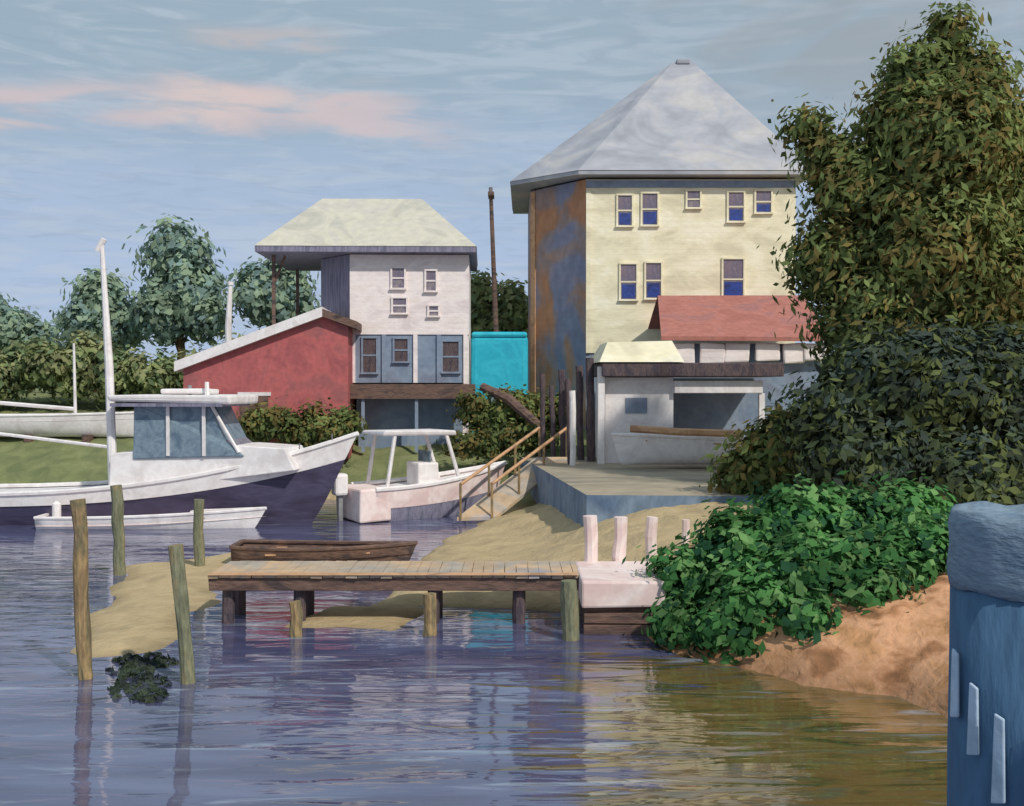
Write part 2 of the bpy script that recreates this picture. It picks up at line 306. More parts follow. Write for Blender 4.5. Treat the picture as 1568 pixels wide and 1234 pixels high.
box(h,'frieze',(0.0,8.4),(-0.045,-0.002),(11.92,12.2),M['slate'])
k=0
for (x,z,w,hh) in [(1.55,11.0,0.55,1.2),(2.55,11.05,0.6,1.25),(4.3,11.45,0.5,0.65),(6.0,11.15,0.6,1.15),(7.1,11.35,0.6,0.85),
                   (1.7,8.15,0.62,1.4),(2.7,8.2,0.6,1.4),(5.9,8.25,0.8,1.6)]:
    k+=1; window(h,'window_%d'%k,x,z,w,hh,g='glassv',fr='cream')
    box(h,'sash_glint_%d'%k,(x-w/2+.05,x+w/2-.05),(-0.042,-0.032),(z-hh/2+.04,z-0.1),M['glass' if k!=3 else 'glassv'])  # blue glints painted as panels on most of the lower sashes
box(h,'ridge_vent',(4.25,4.85),(4.05,4.35),(18.1,18.32),M['roofg'],0.05)
# small house
s=empty('white_house',(-6.2,40,0),math.radians(1.5))
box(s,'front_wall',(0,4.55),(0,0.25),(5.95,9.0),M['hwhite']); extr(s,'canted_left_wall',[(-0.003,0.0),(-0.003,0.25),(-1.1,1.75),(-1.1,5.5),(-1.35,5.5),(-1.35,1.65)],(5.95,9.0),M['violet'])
box(s,'right_wall',(4.3,4.55),(0.253,5.5),(1.5,9.0),M['hwhite']); box(s,'back_wall',(-1.095,4.297),(5.25,5.5),(1.5,9.0),M['hwhite'])
box(s,'middle_storey_front',(0.0,4.297),(0.05,0.3),(4.1,5.947),M['slate']); extr(s,'middle_storey_left',[(-0.003,0.05),(-0.003,5.2),(-1.35,5.2),(-1.35,0.3)],(4.1,5.9),M['slate'])
box(s,'lower_storey',(0.3,4.29),(0.1,5.2),(1.3,3.8),M['slate'])
box(s,'deck',(-1.6,4.8),(-1.0,-0.003),(3.82,4.02),M['brown'],0.02); box(s,'deck_fascia',(-1.6,4.8),(-1.05,-1.003),(3.5,4.05),M['brown'])
for i,x in enumerate([-1.4,0.6,2.6,4.6]): box(s,'deck_post_%d'%(i+1),(x-.06,x+.06),(-0.95,-0.83),(1.5,3.815),M['slate'])
for i,x in enumerate([0.12,1.3,2.5,3.4,4.42]): box(s,'pilaster_%d'%(i+1),(x-.08,x+.08),(-0.03,0.045),(4.1,5.94),M['slate' if i in (1,3) else 'hwhite'])
roofpoly(s,'roof',[(-3.5,-0.6),(4.85,-0.6),(4.85,6.1),(-3.5,6.1)],9.25,[(-1.45,2.7),(2.6,2.7)],11.6,'roofc',0.22,'violet')
for i,(x,y) in enumerate([(-3.0,0.2),(-3.0,5.3)]): box(s,'porch_post_%d'%(i+1),(x,x+.12),(y,y+0.12),(1.5,9.0),M['brown'])
box(s,'porch_floor',(-3.05,-1.36),(1.7,5.4),(5.92,6.02),M['brown'])
tube(s,'porch_brace',[(-2.93,0.27,7.9),(-2.5,0.27,8.98)],0.06,M['brown'],6)
k=0
for (x,z,w,hh) in [(1.85,8.1,0.45,0.75),(3.1,8.0,0.36,0.75),(1.9,7.05,0.5,0.55),(3.2,6.85,0.34,0.36)]:
    k+=1; window(s,'window_%d'%k,x,z,w,hh,g='glassv',fr='hwhite')
for (x,z,w,hh) in [(0.75,5.15,0.5,1.3),(1.95,5.35,0.5,0.85),(3.85,5.1,0.6,1.15)]:
    k+=1; window(s,'window_%d'%k,x,z,w,hh,g='darkpost',fr='slate',off=-0.05)
# red shed (left)
r=empty('red_shed',(-12.1,38,0),math.radians(3))
vs=[]
for y in (0,3.2):
    vs+=[(0.15,y,1.3),(6.1,y,1.3),(6.1,y,6.15),(5.2,y,6.5),(0.15,y,4.6)]
mesh('walls',vs,[(0,1,2,3,4),(9,8,7,6,5),(0,5,6,1),(1,6,7,2),(4,9,5,0)],M['red'],r)
def slab(root,name,p,q,y,t,m):
    vs=[(p[0],y[0],p[1]),(q[0],y[0],q[1]),(q[0],y[1],q[1]),(p[0],y[1],p[1])]
    vs+=[(v[0],v[1],v[2]+t) for v in vs]
    mesh(name,vs,[(3,2,1,0),(4,5,6,7),(0,1,5,4),(1,2,6,5),(2,3,7,6),(3,0,4,7)],m,root)
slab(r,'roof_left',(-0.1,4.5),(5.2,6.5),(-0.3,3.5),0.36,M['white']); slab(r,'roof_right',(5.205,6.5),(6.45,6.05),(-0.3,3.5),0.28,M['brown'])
box(r,'door',(2.2,3.2),(-0.05,-0.004),(1.4,3.6),M['brown']); box(r,'door_frame',(2.1,3.3),(-0.04,-0.003),(3.62,3.75),M['white'])
# turquoise shed
t=empty('turquoise_shed',(-1.62,41,0),0)
box(t,'walls',(0,2.25),(0,2.2),(1.8,5.98),M['turq'],0.18); box(t,'roof',(0.03,2.22),(-0.06,2.26),(5.88,6.1),M['turq'],0.1)
box(t,'door',(0.8,1.5),(-0.04,-0.003),(1.9,3.9),M['slate'],0.01)
# red roofed shed (right)
q=empty('red_roofed_shed',(5.4,37.6,0),math.radians(-1))
mesh('roof',[(-0.1,-0.5,5.75),(5.95,-0.5,5.7),(5.75,2.6,7.45),(0.15,2.6,7.45),(-0.1,5.2,5.75),(5.95,5.2,5.7),(-0.1,-0.5,5.6),(5.95,-0.5,5.55)],[(0,1,2,3),(3,2,5,4),(6,7,1,0)],M['redroof'],q)
box(q,'walls',(0.2,5.7),(0.1,5.0),(1.5,5.5),M['slate']); 
for i,x in enumerate([0.3,1.3,2.2,3.3,4.3,5.0]): box(q,'shutter_%d'%(i+1),(x,x+random.uniform(.75,.95)),(-0.25,0.0),(4.85+random.uniform(-.1,.1),5.5),M['hwhite'],0.06,0.05)
# boathouse
b=empty('boathouse',(2.75,33.6,0),math.radians(1.5))
box(b,'wall_front',(0.25,2.45),(0,0.15),(1.45,4.25),M['white']); box(b,'wall_left',(0.25,0.4),(0.153,3),(1.45,4.25),M['white']); box(b,'wall_back',(0.4,5.8),(2.85,3.0),(1.45,4.25),M['slate'])
box(b,'roof_fascia',(0.1,5.9),(-0.5,3.3),(4.28,4.72),M['darkpost'],0.03)
mesh('canopy',[(0.0,-0.55,4.74),(2.7,-0.55,4.74),(2.75,3.2,4.74),(0,3.2,4.74),(0.35,0.3,5.4),(2.45,0.3,5.45),(2.4,2.4,5.45),(0.35,2.4,5.4)],[(0,1,5,4),(1,2,6,5),(2,3,7,6),(3,0,4,7),(4,5,6,7)],M['cream'],b)
box(b,'door_beam',(2.453,5.3),(-0.2,0.05),(3.75,4.15),M['white'],0.02); box(b,'post_a',(5.2,5.38),(-0.15,0.03),(1.45,3.747),M['white']); box(b,'post_b',(-0.02,0.2),(-0.3,-0.1),(1.45,4.6),M['white'],0.02)
box(b,'window',(0.9,1.6),(-0.03,-0.003),(3.1,3.6),M['slate']); box(b,'bay_floor',(2.453,5.3),(0,2.8),(1.52,1.6),M['dock'])
# ---------------------------------------------------------------- seawall pier
vs=[(1.7,23.8),(9.5,23.2),(10.5,36.5),(0.3,36.5)]
mesh('stone_pier',[(x,y,-1) for x,y in vs]+[(x,y,1.5) for x,y in vs],[(4,5,6,7),(0,1,5,4),(1,2,6,5),(2,3,7,6),(3,0,4,7)],[M['concrete'],M['seawall']])
pm=bpy.data.objects['stone_pier'].data
for i,p in enumerate(pm.polygons): p.material_index=0 if i==0 else 1
# dock
d=empty('wooden_dock',(0,0,0))
x=-5.05; k=0
while x<1.1:
    w=random.uniform(0.17,0.21); k+=1
    box(d,'plank_%d'%k,(x,x+w-0.008),(17.3+random.uniform(-.04,.04),18.7),(0.80,0.85),M['dock'],0,0.005)
    x+=w
box(d,'front_stringer',(-5.05,1.1),(17.34,17.42),(0.58,0.797),M['brown'],0.01,0.01); box(d,'rear_stringer',(-5.05,1.1),(18.4,18.48),(0.58,0.797),M['brown'],0.01)
for i,x in enumerate([-4.8,-3.6,-1.35,0.1]):
    tube(d,'leg_%d'%(i+1),[(x,17.55,-1),(x+.03,17.55,0.79)],[0.12,0.10],M['darkpost']); tube(d,'rear_leg_%d'%(i+1),[(x,18.25,-1),(x+.03,18.25,0.79)],[0.13,0.11],M['darkpost'])
mesh('edge_strip',[(-5.05,17.24,0.858),(1.1,17.24,0.858),(1.1,17.48,0.862),(-5.05,17.48,0.862)],[(0,1,2,3)],M['orange'],d)
l=empty('dock_landing',(0,0,0))
box(l,'platform',(1.12,2.45),(16.6,18.6),(0.45,0.87),M['pinkwhite'],0.04,0.02); box(l,'crib',(1.2,2.4),(16.75,18.6),(-0.8,0.447),M['brown'],0.02)
for i in range(3): box(l,'crib_board_%d'%(i+1),(1.15,2.45),(16.69,16.745),(-0.2+0.19*i,-0.03+0.19*i),M['brown'],0.01,0.01)
def post(name,pts,rad,m,n=10):
    base=pts[0]; P=[(p[0]-base[0],p[1]-base[1],p[2]) for p in pts]
    vs,fs=tubegeo(P,rad if isinstance(rad,list) else [rad]*len(P),n)
    vs=[v+Vector((random.uniform(-.008,.008),random.uniform(-.008,.008),0)) for v in vs]
    return mesh(name,vs,fs,m,None,loc=(base[0],base[1],0))
def pile(px,ytop,ybot,D,r,m,lean=0,name='piling'):
    x,_,zt=W(px,ytop,D); n=9; pts=[]
    for i in range(n):
        f=i/(n-1); pts.append((x+lean*(1-f)+random.uniform(-.02,.02),D,-1.2+(zt+1.2)*f))
    post(name,pts,[r*random.uniform(.9,1.1) for _ in range(n)],M[m])
pile(119,765,1040,14.2,0.095,'pile',0.12); pile(268,835,1040,14.0,0.09,'pileo',0.28); pile(178,743,880,22,0.12,'pileo',0.1); pile(303,765,870,22.6,0.11,'pileo',0.05)
pile(452,922,990,16.6,0.10,'pile',0.02); pile(657,910,990,16.7,0.11,'pile',0); pile(872,890,990,16.4,0.14,'pileo',0.02)
for (px,yt,D,rr) in [(830,572,36,.09),(845,590,35.2,.09),(860,566,35.5,.12),(870,580,33.0,.08),(887,560,35,.12),(903,548,34.4,.14)]: pile(px,yt,0,D,rr,'darkpost',0.1,'mooring_post')
pile(877,598,0,32.6,0.10,'white',0,'white_post'); 
for (px,yt,D,rr) in [(905,790,18.6,.12),(950,792,18.7,.12),(998,792,18.9,.11),(1050,796,19.3,.07)]:
    pile(px,yt,0,D,rr,'pinkwhite',-0.02,'white_post')
# ---------------------------------------------------------------- boats
def hullgeo(L,B,zs,zk,rake,ns=22,nk=9,s0=0.0,s1=1.0,p=0.55,taper=2.6,stern=0.85,off=0):
    vs=[];fs=[]
    for side in (1,-1):
        base=len(vs)
        for i in range(ns+1):
            t=i/ns; hb=B*(stern+(1-stern)*math.sin(min(t*2,1)*math.pi/2))*(1-t**taper)+0.01
            for j in range(nk+1):
                s_=s0+(s1-s0)*j/nk
                y=(hb*math.cos(s_*math.pi/2)**p)*(1-0.25*s_*t)+off; z=zs(t)+(zk-zs(t))*math.sin(s_*math.pi/2)**1.1
                vs.append((t*L-rake*s_*t**3,side*y,z))
        for i in range(ns):
            for j in range(nk):
                a=base+i*(nk+1)+j; f=(a,a+1,a+nk+2,a+nk+1); fs.append(f if side<0 else f[::-1])
    n=(ns+1)*(nk+1)
    for j in range(nk): fs.append((j,j+1,n+j+1,n+j))
    return vs,fs
def deck(L,B,zs,drop,ns=22,taper=2.6,stern=0.85):
    vs=[];fs=[]
    for i in range(ns+1):
        t=i/ns; hb=B*(stern+(1-stern)*math.sin(min(t*2,1)*math.pi/2))*(1-t**taper)*0.97+0.005
        vs+=[(t*L,hb,zs(t)-drop),(t*L,-hb,zs(t)-drop)]
    for i in range(ns): fs.append((2*i,2*i+1,2*i+3,2*i+2))
    return vs,fs
def gunwale(root,name,L,B,zs,m,rr=0.05,taper=2.6,stern=0.85):
    for sd in (1,-1):
        pts=[]
        for i in range(21):
            t=i/20; hb=B*(stern+(1-stern)*math.sin(min(t*2,1)*math.pi/2))*(1-t**taper); pts.append((t*L,sd*hb,zs(t)+0.01))
        tube(root,name+('_port' if sd>0 else '_starboard'),pts,rr,m,6)
B=empty('lobster_boat',(-16.6,31.2,0),math.radians(-5)); L0=12.2
zs=lambda t:0.85+0.15*t+1.6*t**2.6
v,f=hullgeo(L0,1.5,zs,-0.6,2.2,s0=0.13); mesh('hull',v,f,M['navy'],B,True)
v,f=hullgeo(L0,1.53,zs,-0.6,2.2,s0=0.0,s1=0.17,nk=3); mesh('sheer_band',v,f,M['white'],B,True)
v,f=deck(L0,1.5,zs,0.06); mesh('deck',v,f,M['white'],B)
gunwale(B,'rail',L0,1.53,zs,M['white'],0.07)
def prism(root,name,prof,y,m,taper=0.0,bev=0.03):
    n=len(prof); vs=[(x,y[0]+(taper if z>prof[0][1]+.2 else 0),z) for x,z in prof]+[(x,y[1]-(taper if z>prof[0][1]+.2 else 0),z) for x,z in prof]
    fs=[tuple(range(n)),tuple(range(2*n-1,n-1,-1))]+[(i,i+n,(i+1)%n+n,(i+1)%n) for i in range(n)]
    o=mesh(name,vs,fs,m,root)
    if bev: md=o.modifiers.new('b','BEVEL'); md.width=bev; md.segments=2
    return o
prism(B,'trunk_cabin',[(5.2,0.9),(10.6,1.6),(10.3,2.22),(9.0,2.3),(7.6,2.25),(5.2,2.05)],(-1.0,1.0),M['white'],0.12)
prism(B,'pilothouse',[(5.9,1.9),(9.15,2.0),(8.6,2.45),(8.1,3.45),(5.9,3.5)],(-0.95,0.95),M['cabglass'],0.08)
for i,x in enumerate([6.9,7.95]): box(B,'window_post_%d'%(i+1),(x,x+.09),(-0.99,-0.93),(2.0,3.5),M['white'])
tube(B,'windshield_post',[(9.0,-0.93,2.1),(8.15,-0.9,3.5)],0.05,M['white'],6)
box(B,'pilothouse_roof',(5.3,8.85),(-1.25,1.25),(3.5,3.74),M['white'],0.07,0.05); box(B,'visor',(5.35,8.6),(-1.2,1.2),(3.40,3.497),M['violet'])
box(B,'roof_hatch',(6.5,7.9),(-.5,.5),(3.743,3.9),M['white'],0.05,0.02)
tube(B,'mast',[(5.05,-0.4,0.9),(4.95,-0.4,4.5),(4.75,-0.4,8.15)],[0.13,0.12,0.06],M['white'],8)
tube(B,'mast_head',[(4.62,-0.4,7.9),(4.82,-0.4,8.25)],0.09,M['white'],8)
tube(B,'boom',[(5.0,-0.4,2.2),(1.2,-0.2,2.6)],0.05,M['white'],6)
tube(B,'antenna',[(8.0,-0.6,2.2),(7.95,-0.6,4.1)],[0.13,0.06],M['white'],6)
tube(B,'exhaust',[(7.0,.5,3.7),(7.0,.5,4.0)],0.06,M['metal'],8)
for i,x in enumerate([9.6,10.6,11.5]): tube(B,'bow_rail_post_%d'%(i+1),[(x,-0.65+(x-9.6)*.22,zs(x/L0)),(x,-0.65+(x-9.6)*.22,zs(x/L0)+0.25)],0.02,M['metal'],6)
for i,x in enumerate([1.5,4.0]): tube(B,'fender_%d'%(i+1),[(x,-1.62,.75),(x,-1.64,.68),(x,-1.64,.25),(x,-1.62,.18)],[0.04,.12,.12,.04],M['white'],10)
def rowboat(name,loc,rz,L,Bm,m,mi,zf,zk=-0.15):
    R=empty(name,loc,rz)
    v,f=hullgeo(L,Bm,zf,zk,0.35*L/4,ns=18,nk=7,p=0.7,taper=2.2,stern=0.75); mesh('hull',v,f,m,R,True)
    v,f=deck(L,Bm,zf,0.22,18,2.2,0.75); mesh('floor',v,f,mi,R)
    gunwale(R,'gunwale',L,Bm,zf,m,0.045,2.2,0.75)
    for i,t in enumerate([0.22,0.5,0.72]):
        hb=Bm*(1-t**2.2)*0.93; box(R,'thwart_%d'%(i+1),(t*L-.12,t*L+.12),(-hb,hb),(zf(t)-0.14,zf(t)-0.1),M['orange'],0.01)
    box(R,'transom_cap',(-0.04,0.06),(-Bm*.74,Bm*.74),(zf(0)-.02,zf(0)+.05),m,0.01)
    return R
rowboat('skiff',(-13.2,29.3,0),math.radians(0),6.3,0.62,M['white'],M['pinkwhite'],lambda t:0.32+0.22*t*t)
rowboat('rowboat',(-6.1,23.1,0.06),math.radians(-1),4.0,0.62,M['brown'],M['darkpost'],lambda t:0.38+0.2*(t-.4)**2)
gzb=gz(-17,41.5)
rb=rowboat('beached_dinghy',(-22.5,41.5,gzb+0.2),math.radians(-1),8.6,0.8,M['white'],M['white'],lambda t:0.75+0.25*t*t-0.1*t,zk=-0.1)
tube(rb,'mast',[(5.2,0,0.2),(5.15,0,3.6)],[0.07,0.045],M['white'],7); tube(rb,'boom',[(5.2,0,1.0),(0.9,0,1.35)],0.08,M['white'],6)
for i,x in enumerate([1.2,3.5,5.8]): box(rb,'keel_block_%d'%(i+1),(x-.15,x+.15),(-.5,.5),(-.55,0.0),M['brown'],0.02)
rw=rowboat('varnished_rail_dinghy',(6.9,31.4,1.62),math.radians(180),3.9,0.8,M['white'],M['white'],lambda t:0.75+0.15*t,zk=0)
tube(rw,'rub_rail',[(0.1,0.66,0.95),(2.0,.84,1.02),(3.4,0.5,1.1)],0.11,M['orange'],6)
# motorboat
mb=empty('motorboat',(-4.45,31.2,0),math.radians(30)); Lm=4.9; zm=lambda t:0.95+0.05*t+0.5*t*t
box(mb,'stern_well',(-0.5,0.5),(-1.0,1.0),(0.02,0.98),M['pinkwhite'],0.06,0.02)
v,f=hullgeo(Lm,1.05,zm,-0.4,0.9,taper=2.4,stern=0.92,p=0.4,s0=0.1); mesh('hull',v,f,M['violet'],mb,True)  # shaded side of the hull painted in as violet
v,f=hullgeo(Lm,1.07,zm,-0.4,0.9,taper=2.4,stern=0.92,p=0.4,s0=0.0,s1=0.3,nk=3); mesh('topsides_band',v,f,M['pinkwhite'],mb,True)
v,f=deck(Lm,1.05,zm,0.08,22,2.4,0.92); mesh('deck',v,f,M['white'],mb)
gunwale(mb,'gunwale',Lm,1.07,zm,M['white'],0.07,2.4,0.92)
box(mb,'console',(1.6,2.3),(-.45,.45),(0.9,1.65),M['white'],0.06); box(mb,'windshield',(2.0,2.04),(-.42,.42),(1.66,2.0),M['cabglass'])
box(mb,'canopy_top',(0.3,2.7),(-.85,.85),(2.5,2.64),M['white'],0.05,0.04)
for i,(x,y) in enumerate([(0.7,-.75),(0.7,.75),(2.4,-.75),(2.4,.75)]): tube(mb,'canopy_leg_%d'%(i+1),[(x+(-.25 if x<1 else .5),y,0.95),(x,y,2.5)],0.06,M['white'],6)
box(mb,'outboard_cowl',(-0.95,-0.53),(-.2,.2),(0.75,1.4),M['white'],0.08); box(mb,'outboard_leg',(-.8,-.66),(-.07,.07),(-.4,.75),M['metal'],0.02)
# gangway with rails
gw=empty('gangway',(0,0,0))
A=Vector(W(705,742,30)); C=Vector(W(826,655,34)); 
for o in (0,0.9):
    tube(gw,'handrail',[A+Vector((o,0.2*o,0.0)),C+Vector((o,0,0))],0.05,M['orange'],6)
    for i in range(4):
        p=A.lerp(C,i/3)+Vector((o,0.2*o,0)); tube(gw,'stanchion',[p,p-Vector((0,0,1.0))],0.04,M['pile'],6)
vs=[A+Vector((-.1,0,-.95)),A+Vector((1.0,0.2,-.95)),C+Vector((1.0,0,-.95)),C+Vector((-.1,0,-.95))]; mesh('walkway',vs+[v-Vector((0,0,.1)) for v in vs],[(0,1,2,3),(0,4,5,1),(1,5,6,2),(2,6,7,3),(3,7,4,0)],M['dock'],gw)
lg=tubegeo([W(738,592,38.5),W(780,612,38),W(828,655,37)],[0.16,0.2,0.17],8); mesh('driftwood_log',lg[0],lg[1],M['brown'])
# utility pole
up=empty('utility_pole',(-0.75,44,0))
tube(up,'pole',[(0.25,0,1.5),(0.05,0,7),(-0.15,0,12.3)],[0.13,0.11,0.08],M['brown'],9); box(up,'crossarm',(-0.25,0.0),(-.5,.5),(11.9,12.05),M['brown'],0.01)
tube(up,'insulator',[(-.15,-.4,12.05),(-.15,-.4,12.2)],0.05,M['metal'],6)
fp=empty('flagpole',(-12.2,45,0)); tube(fp,'pole',[(0,0,1.8),(0.0,0,6.6),(0.1,0,8.35)],[0.14,0.14,0.09],M['white'],8); tube(fp,'finial',[(0.1,0,8.3),(0.1,0,8.45)],0.13,M['white'],8)
# ---------------------------------------------------------------- foreground piling
cx,cy=2.80,5.5
fpn=empty('wrapped_piling',(cx,cy,0))
def cyl(root,name,zr,m,n=40,jit=0.0):
    vs=[];fs=[]
    for z,r_ in zr:
        for k in range(n):
            t=2*math.pi*k/n; j=jit*math.sin(5*t+z*3)+jit*.5*math.sin(11*t); vs.append(((r_+j)*math.cos(t),(r_+j)*math.sin(t),z+j*1.5))
    for i in range(len(zr)-1):
        for k in range(n): fs.append((i*n+k,i*n+(k+1)%n,(i+1)*n+(k+1)%n,(i+1)*n+k))
    fs.append(tuple(range(n-1,-1,-1))); fs.append(tuple((len(zr)-1)*n+k for k in range(n)))
    return mesh(name,vs,fs,m,root,True)
cyl(fpn,'wrap',[(-1.5,0.47),(1.0,0.465),(2.0,0.455),(2.93,0.455)],M['bluewrap'],jit=0.006)
cyl(fpn,'cap',[(2.935,0.462),(3.0,0.475),(3.15,0.464),(3.27,0.472),(3.33,0.455),(3.335,0.40),(3.29,0.36),(3.29,0.1)],M['bluecap'],jit=0.008)
for i,(ang,zt,zb) in enumerate([(186,2.60,2.25),(203,2.46,2.10),(220,2.34,1.90),(241,2.28,1.7),(260,2.2,1.5)]):
    t_=math.radians(ang); R_=0.472; w=0.036
    p=Vector((R_*math.cos(t_),R_*math.sin(t_),0)); tn=Vector((-math.sin(t_),math.cos(t_),0)); nn=p.normalized()
    vs=[p-tn*w+Vector((0,0,zb)),p+tn*w+Vector((0,0,zb+.02)),p+tn*w*.8+Vector((0,0,zt)),p-tn*w*.6+Vector((0,0,zt+.02))]; vs+=[v_+nn*0.02 for v_ in vs]
    o=mesh('rubbing_strip_%d'%(i+1),vs,[(0,1,2,3),(4,7,6,5),(0,4,5,1),(1,5,6,2),(2,6,7,3),(3,7,4,0)],M['palestrip'],fpn)
    md=o.modifiers.new('b','BEVEL'); md.width=0.008; md.segments=2
# ---------------------------------------------------------------- vegetation
def base(px,D): x=(px-784)/F*D; return (x,D,gz(x,D)-0.1)
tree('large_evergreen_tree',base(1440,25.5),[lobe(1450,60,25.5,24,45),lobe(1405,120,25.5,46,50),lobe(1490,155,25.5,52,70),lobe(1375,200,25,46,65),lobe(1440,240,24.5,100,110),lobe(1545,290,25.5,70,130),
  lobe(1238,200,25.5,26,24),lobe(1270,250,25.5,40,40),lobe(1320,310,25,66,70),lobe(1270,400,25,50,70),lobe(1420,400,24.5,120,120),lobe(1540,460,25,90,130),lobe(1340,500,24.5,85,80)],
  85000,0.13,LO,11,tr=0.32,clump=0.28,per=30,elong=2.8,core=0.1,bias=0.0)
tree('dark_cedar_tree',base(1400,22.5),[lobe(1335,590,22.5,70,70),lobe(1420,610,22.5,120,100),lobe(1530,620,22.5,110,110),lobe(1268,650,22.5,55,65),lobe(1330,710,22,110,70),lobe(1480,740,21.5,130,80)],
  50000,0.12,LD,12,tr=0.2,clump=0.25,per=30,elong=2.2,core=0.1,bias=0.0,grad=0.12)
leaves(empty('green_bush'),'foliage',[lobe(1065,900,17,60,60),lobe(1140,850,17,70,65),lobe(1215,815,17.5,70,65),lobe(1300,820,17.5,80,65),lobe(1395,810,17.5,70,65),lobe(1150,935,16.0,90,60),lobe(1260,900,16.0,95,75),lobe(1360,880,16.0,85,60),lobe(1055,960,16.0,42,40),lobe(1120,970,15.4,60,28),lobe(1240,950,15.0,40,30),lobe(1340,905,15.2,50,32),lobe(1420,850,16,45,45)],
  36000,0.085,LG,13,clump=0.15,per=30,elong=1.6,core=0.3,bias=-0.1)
leaves(empty('low_shrub'),'foliage',[lobe(1135,730,24.5,26,38),lobe(1190,700,24,50,60)],5000,0.12,LO,14,clump=0.2,core=0.2)
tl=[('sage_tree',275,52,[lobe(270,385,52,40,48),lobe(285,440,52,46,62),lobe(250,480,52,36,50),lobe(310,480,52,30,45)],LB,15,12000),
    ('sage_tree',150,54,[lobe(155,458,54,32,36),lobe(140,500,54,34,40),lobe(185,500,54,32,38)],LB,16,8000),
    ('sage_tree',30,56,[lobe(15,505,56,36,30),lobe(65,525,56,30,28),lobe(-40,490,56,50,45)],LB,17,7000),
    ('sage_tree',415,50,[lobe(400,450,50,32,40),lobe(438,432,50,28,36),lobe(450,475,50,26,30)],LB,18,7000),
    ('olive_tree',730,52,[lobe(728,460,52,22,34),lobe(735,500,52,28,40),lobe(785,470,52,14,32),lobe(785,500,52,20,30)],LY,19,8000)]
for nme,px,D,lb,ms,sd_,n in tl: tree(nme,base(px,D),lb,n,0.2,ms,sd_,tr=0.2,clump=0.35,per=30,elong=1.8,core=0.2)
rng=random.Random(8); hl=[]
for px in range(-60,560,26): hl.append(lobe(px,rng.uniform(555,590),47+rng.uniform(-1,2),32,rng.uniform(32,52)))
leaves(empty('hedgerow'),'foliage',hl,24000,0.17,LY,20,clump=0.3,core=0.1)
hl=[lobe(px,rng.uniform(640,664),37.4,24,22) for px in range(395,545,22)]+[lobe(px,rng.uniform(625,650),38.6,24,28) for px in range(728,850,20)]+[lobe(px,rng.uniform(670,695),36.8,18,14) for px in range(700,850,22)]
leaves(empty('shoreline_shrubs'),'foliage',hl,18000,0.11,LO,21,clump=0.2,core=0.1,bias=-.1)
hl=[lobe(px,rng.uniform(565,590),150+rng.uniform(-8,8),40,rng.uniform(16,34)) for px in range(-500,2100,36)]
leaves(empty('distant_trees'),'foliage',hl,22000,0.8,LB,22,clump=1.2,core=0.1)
hl=[lobe(px,rng.uniform(560,600),54,45,45) for px in list(range(810,930,40))+list(range(1250,1750,50))]
leaves(empty('background_shrubs'),'foliage',hl,8000,0.25,LY,23,clump=0.4,core=0.1)
leaves(empty('dark_reflection_patch'),'reflection_blades',[(-5.3,14.9,0.0,0.5,0.6,0.01),(-4.95,13.9,0.0,0.4,0.6,0.01),(-4.6,13.3,0.0,0.22,0.3,0.01)],6000,0.05,LW,24,clump=0.022,core=0.0)  # dark water reflection built as a flat mat of green blades
# ---------------------------------------------------------------- light, sky, camera
sun_el=math.radians(43); sd=Vector((0.62,-0.78,0)).normalized()
dirv=Vector((sd.x*math.cos(sun_el),sd.y*math.cos(sun_el),math.sin(sun_el)))
sl=bpy.data.lights.new('sun','SUN'); sl.energy=2.8; sl.angle=math.radians(1.5); sl.color=(1.0,0.955,0.87)
so=bpy.data.objects.new('sun',sl); sc.collection.objects.link(so); so.rotation_euler=dirv.to_track_quat('Z','Y').to_euler()
w=bpy.data.worlds.new('World'); sc.world=w; w.use_nodes=True; nt=w.node_tree; N=nt.nodes; L=nt.links
bg=N['Background']; bg.inputs[1].default_value=0.1
sk=N.new('ShaderNodeTexSky'); sk.sky_type='NISHITA'; sk.sun_disc=False; sk.sun_elevation=sun_el; sk.sun_rotation=math.atan2(sd.x,sd.y)
tc=N.new('ShaderNodeTexCoord'); sp=N.new('ShaderNodeSeparateXYZ'); L.new(tc.outputs['Generated'],sp.inputs[0])
def wn(s,st,d=5,dist=0.8,loc=(0,0,0)):
    mp=N.new('ShaderNodeMapping'); mp.inputs['Scale'].default_value=st; mp.inputs['Location'].default_value=loc; L.new(tc.outputs['Generated'],mp.inputs[0])
    n=N.new('ShaderNodeTexNoise'); n.inputs['Scale'].default_value=s; n.inputs['Detail'].default_value=d; n.inputs['Distortion'].default_value=dist; L.new(mp.outputs[0],n.inputs['Vector']); return n.outputs['Fac']
def wm(op,a,b_,clamp=False):
    q=N.new('ShaderNodeMath'); q.operation=op; q.use_clamp=clamp
    for j,v in enumerate((a,b_)):
        if isinstance(v,(int,float)): q.inputs[j].default_value=v
        else: L.new(v,q.inputs[j])
    return q.outputs[0]
def wr(v,a,b_,c=0,d_=1):
    q=N.new('ShaderNodeMapRange'); q.interpolation_type='SMOOTHSTEP'; q.inputs[1].default_value=a; q.inputs[2].default_value=b_; q.inputs[3].default_value=c; q.inputs[4].default_value=d_; L.new(v,q.inputs[0]); return q.outputs[0]
def wmix(f,a,b_):
    q=N.new('ShaderNodeMix'); q.data_type='RGBA'
    for s_,v in ((0,f),(6,a),(7,b_)):
        if isinstance(v,tuple): q.inputs[s_].default_value=(*[c*10 for c in lin(v)],1)
        elif isinstance(v,(int,float)): q.inputs[s_].default_value=v
        else: L.new(v,q.inputs[s_])
    return q.outputs[2]
z=sp.outputs[2]; x=sp.outputs[0]; ay=wm('MAXIMUM',wm('ABSOLUTE',sp.outputs[1],0),0.3)
el=wm('DIVIDE',z,ay); az=wm('DIVIDE',x,ay)
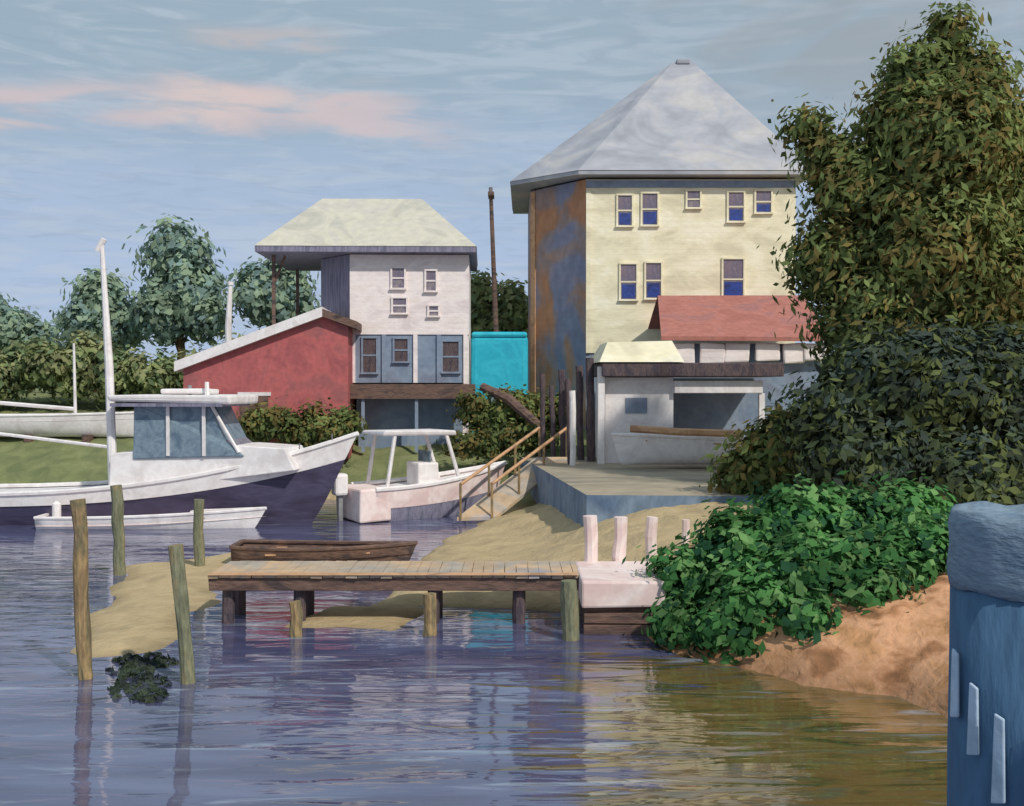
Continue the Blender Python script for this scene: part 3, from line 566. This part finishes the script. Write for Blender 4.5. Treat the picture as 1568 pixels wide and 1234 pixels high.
haze=wmix(wr(wm('ADD',el,wm('MULTIPLY',wm('SUBTRACT',wn(4,(1,1,4)),0.5),0.16)),0.10,0.33),(174,193,222),(157,178,194))
col=wmix(0.96,sk.outputs[0],haze)
streak=wn(8,(1,1,7),7,1.4); col=wmix(wr(streak,0.44,0.66,0,0.5),col,(188,200,214))
st2=wn(16,(1.2,1,8),6,1.2,(3,1,2)); col=wmix(wr(st2,0.48,0.7,0,0.28),col,(150,168,190))
gv=wm('MULTIPLY',wr(az,0.0,0.25),wr(el,0.18,0.34)); col=wmix(wm('MULTIPLY',gv,wr(wn(6,(1,1,3)),0.35,0.6,0.2,0.8)),col,(156,165,173))
wob_=wm('MULTIPLY',wm('SUBTRACT',wn(3.5,(1,1,2),5,0.8,(1,4,2)),0.5),0.09)
band=wm('ADD',wm('ADD',el,wob_),wm('MULTIPLY',az,0.02))
bm_=wm('MULTIPLY',wr(band,0.224,0.24),wr(band,0.290,0.264)); bm_=wm('MULTIPLY',bm_,wr(az,0.0,-0.16)); bn=wn(6,(1,1,6),6,1.4,(5,2,1))
col=wmix(wm('MULTIPLY',bm_,wr(bn,0.38,0.58,0.05,0.85)),col,(208,194,196))
core_=wm('MULTIPLY',wm('MULTIPLY',wr(band,0.236,0.25),wr(band,0.282,0.262)),wm('MULTIPLY',wr(az,-0.38,-0.31),wr(az,-0.15,-0.24))); col=wmix(wm('MULTIPLY',core_,wr(bn,0.3,0.5,0.35,0.85)),col,(216,200,198))
bm2=wm('MULTIPLY',wr(band,0.313,0.325),wr(band,0.35,0.335)); bm2=wm('MULTIPLY',bm2,wm('MULTIPLY',wr(az,-0.34,-0.26),wr(az,-0.13,-0.2))); col=wmix(wm('MULTIPLY',bm2,wr(bn,0.3,0.55,0.1,0.75)),col,(192,186,188))
L.new(col,bg.inputs[0])
cd=bpy.data.cameras.new('camera'); cam=bpy.data.objects.new('camera',cd); sc.collection.objects.link(cam); sc.camera=cam
cd.sensor_width=36; cd.lens=36*F/1568; cd.clip_end=5000; cd.clip_start=0.1
cam.location=(0,0,H); cam.rotation_euler=(math.radians(90)-math.atan((617-Y0)/F),0,0)
sc.view_settings.view_transform='Standard'; sc.view_settings.look='None'; sc.view_settings.exposure=0
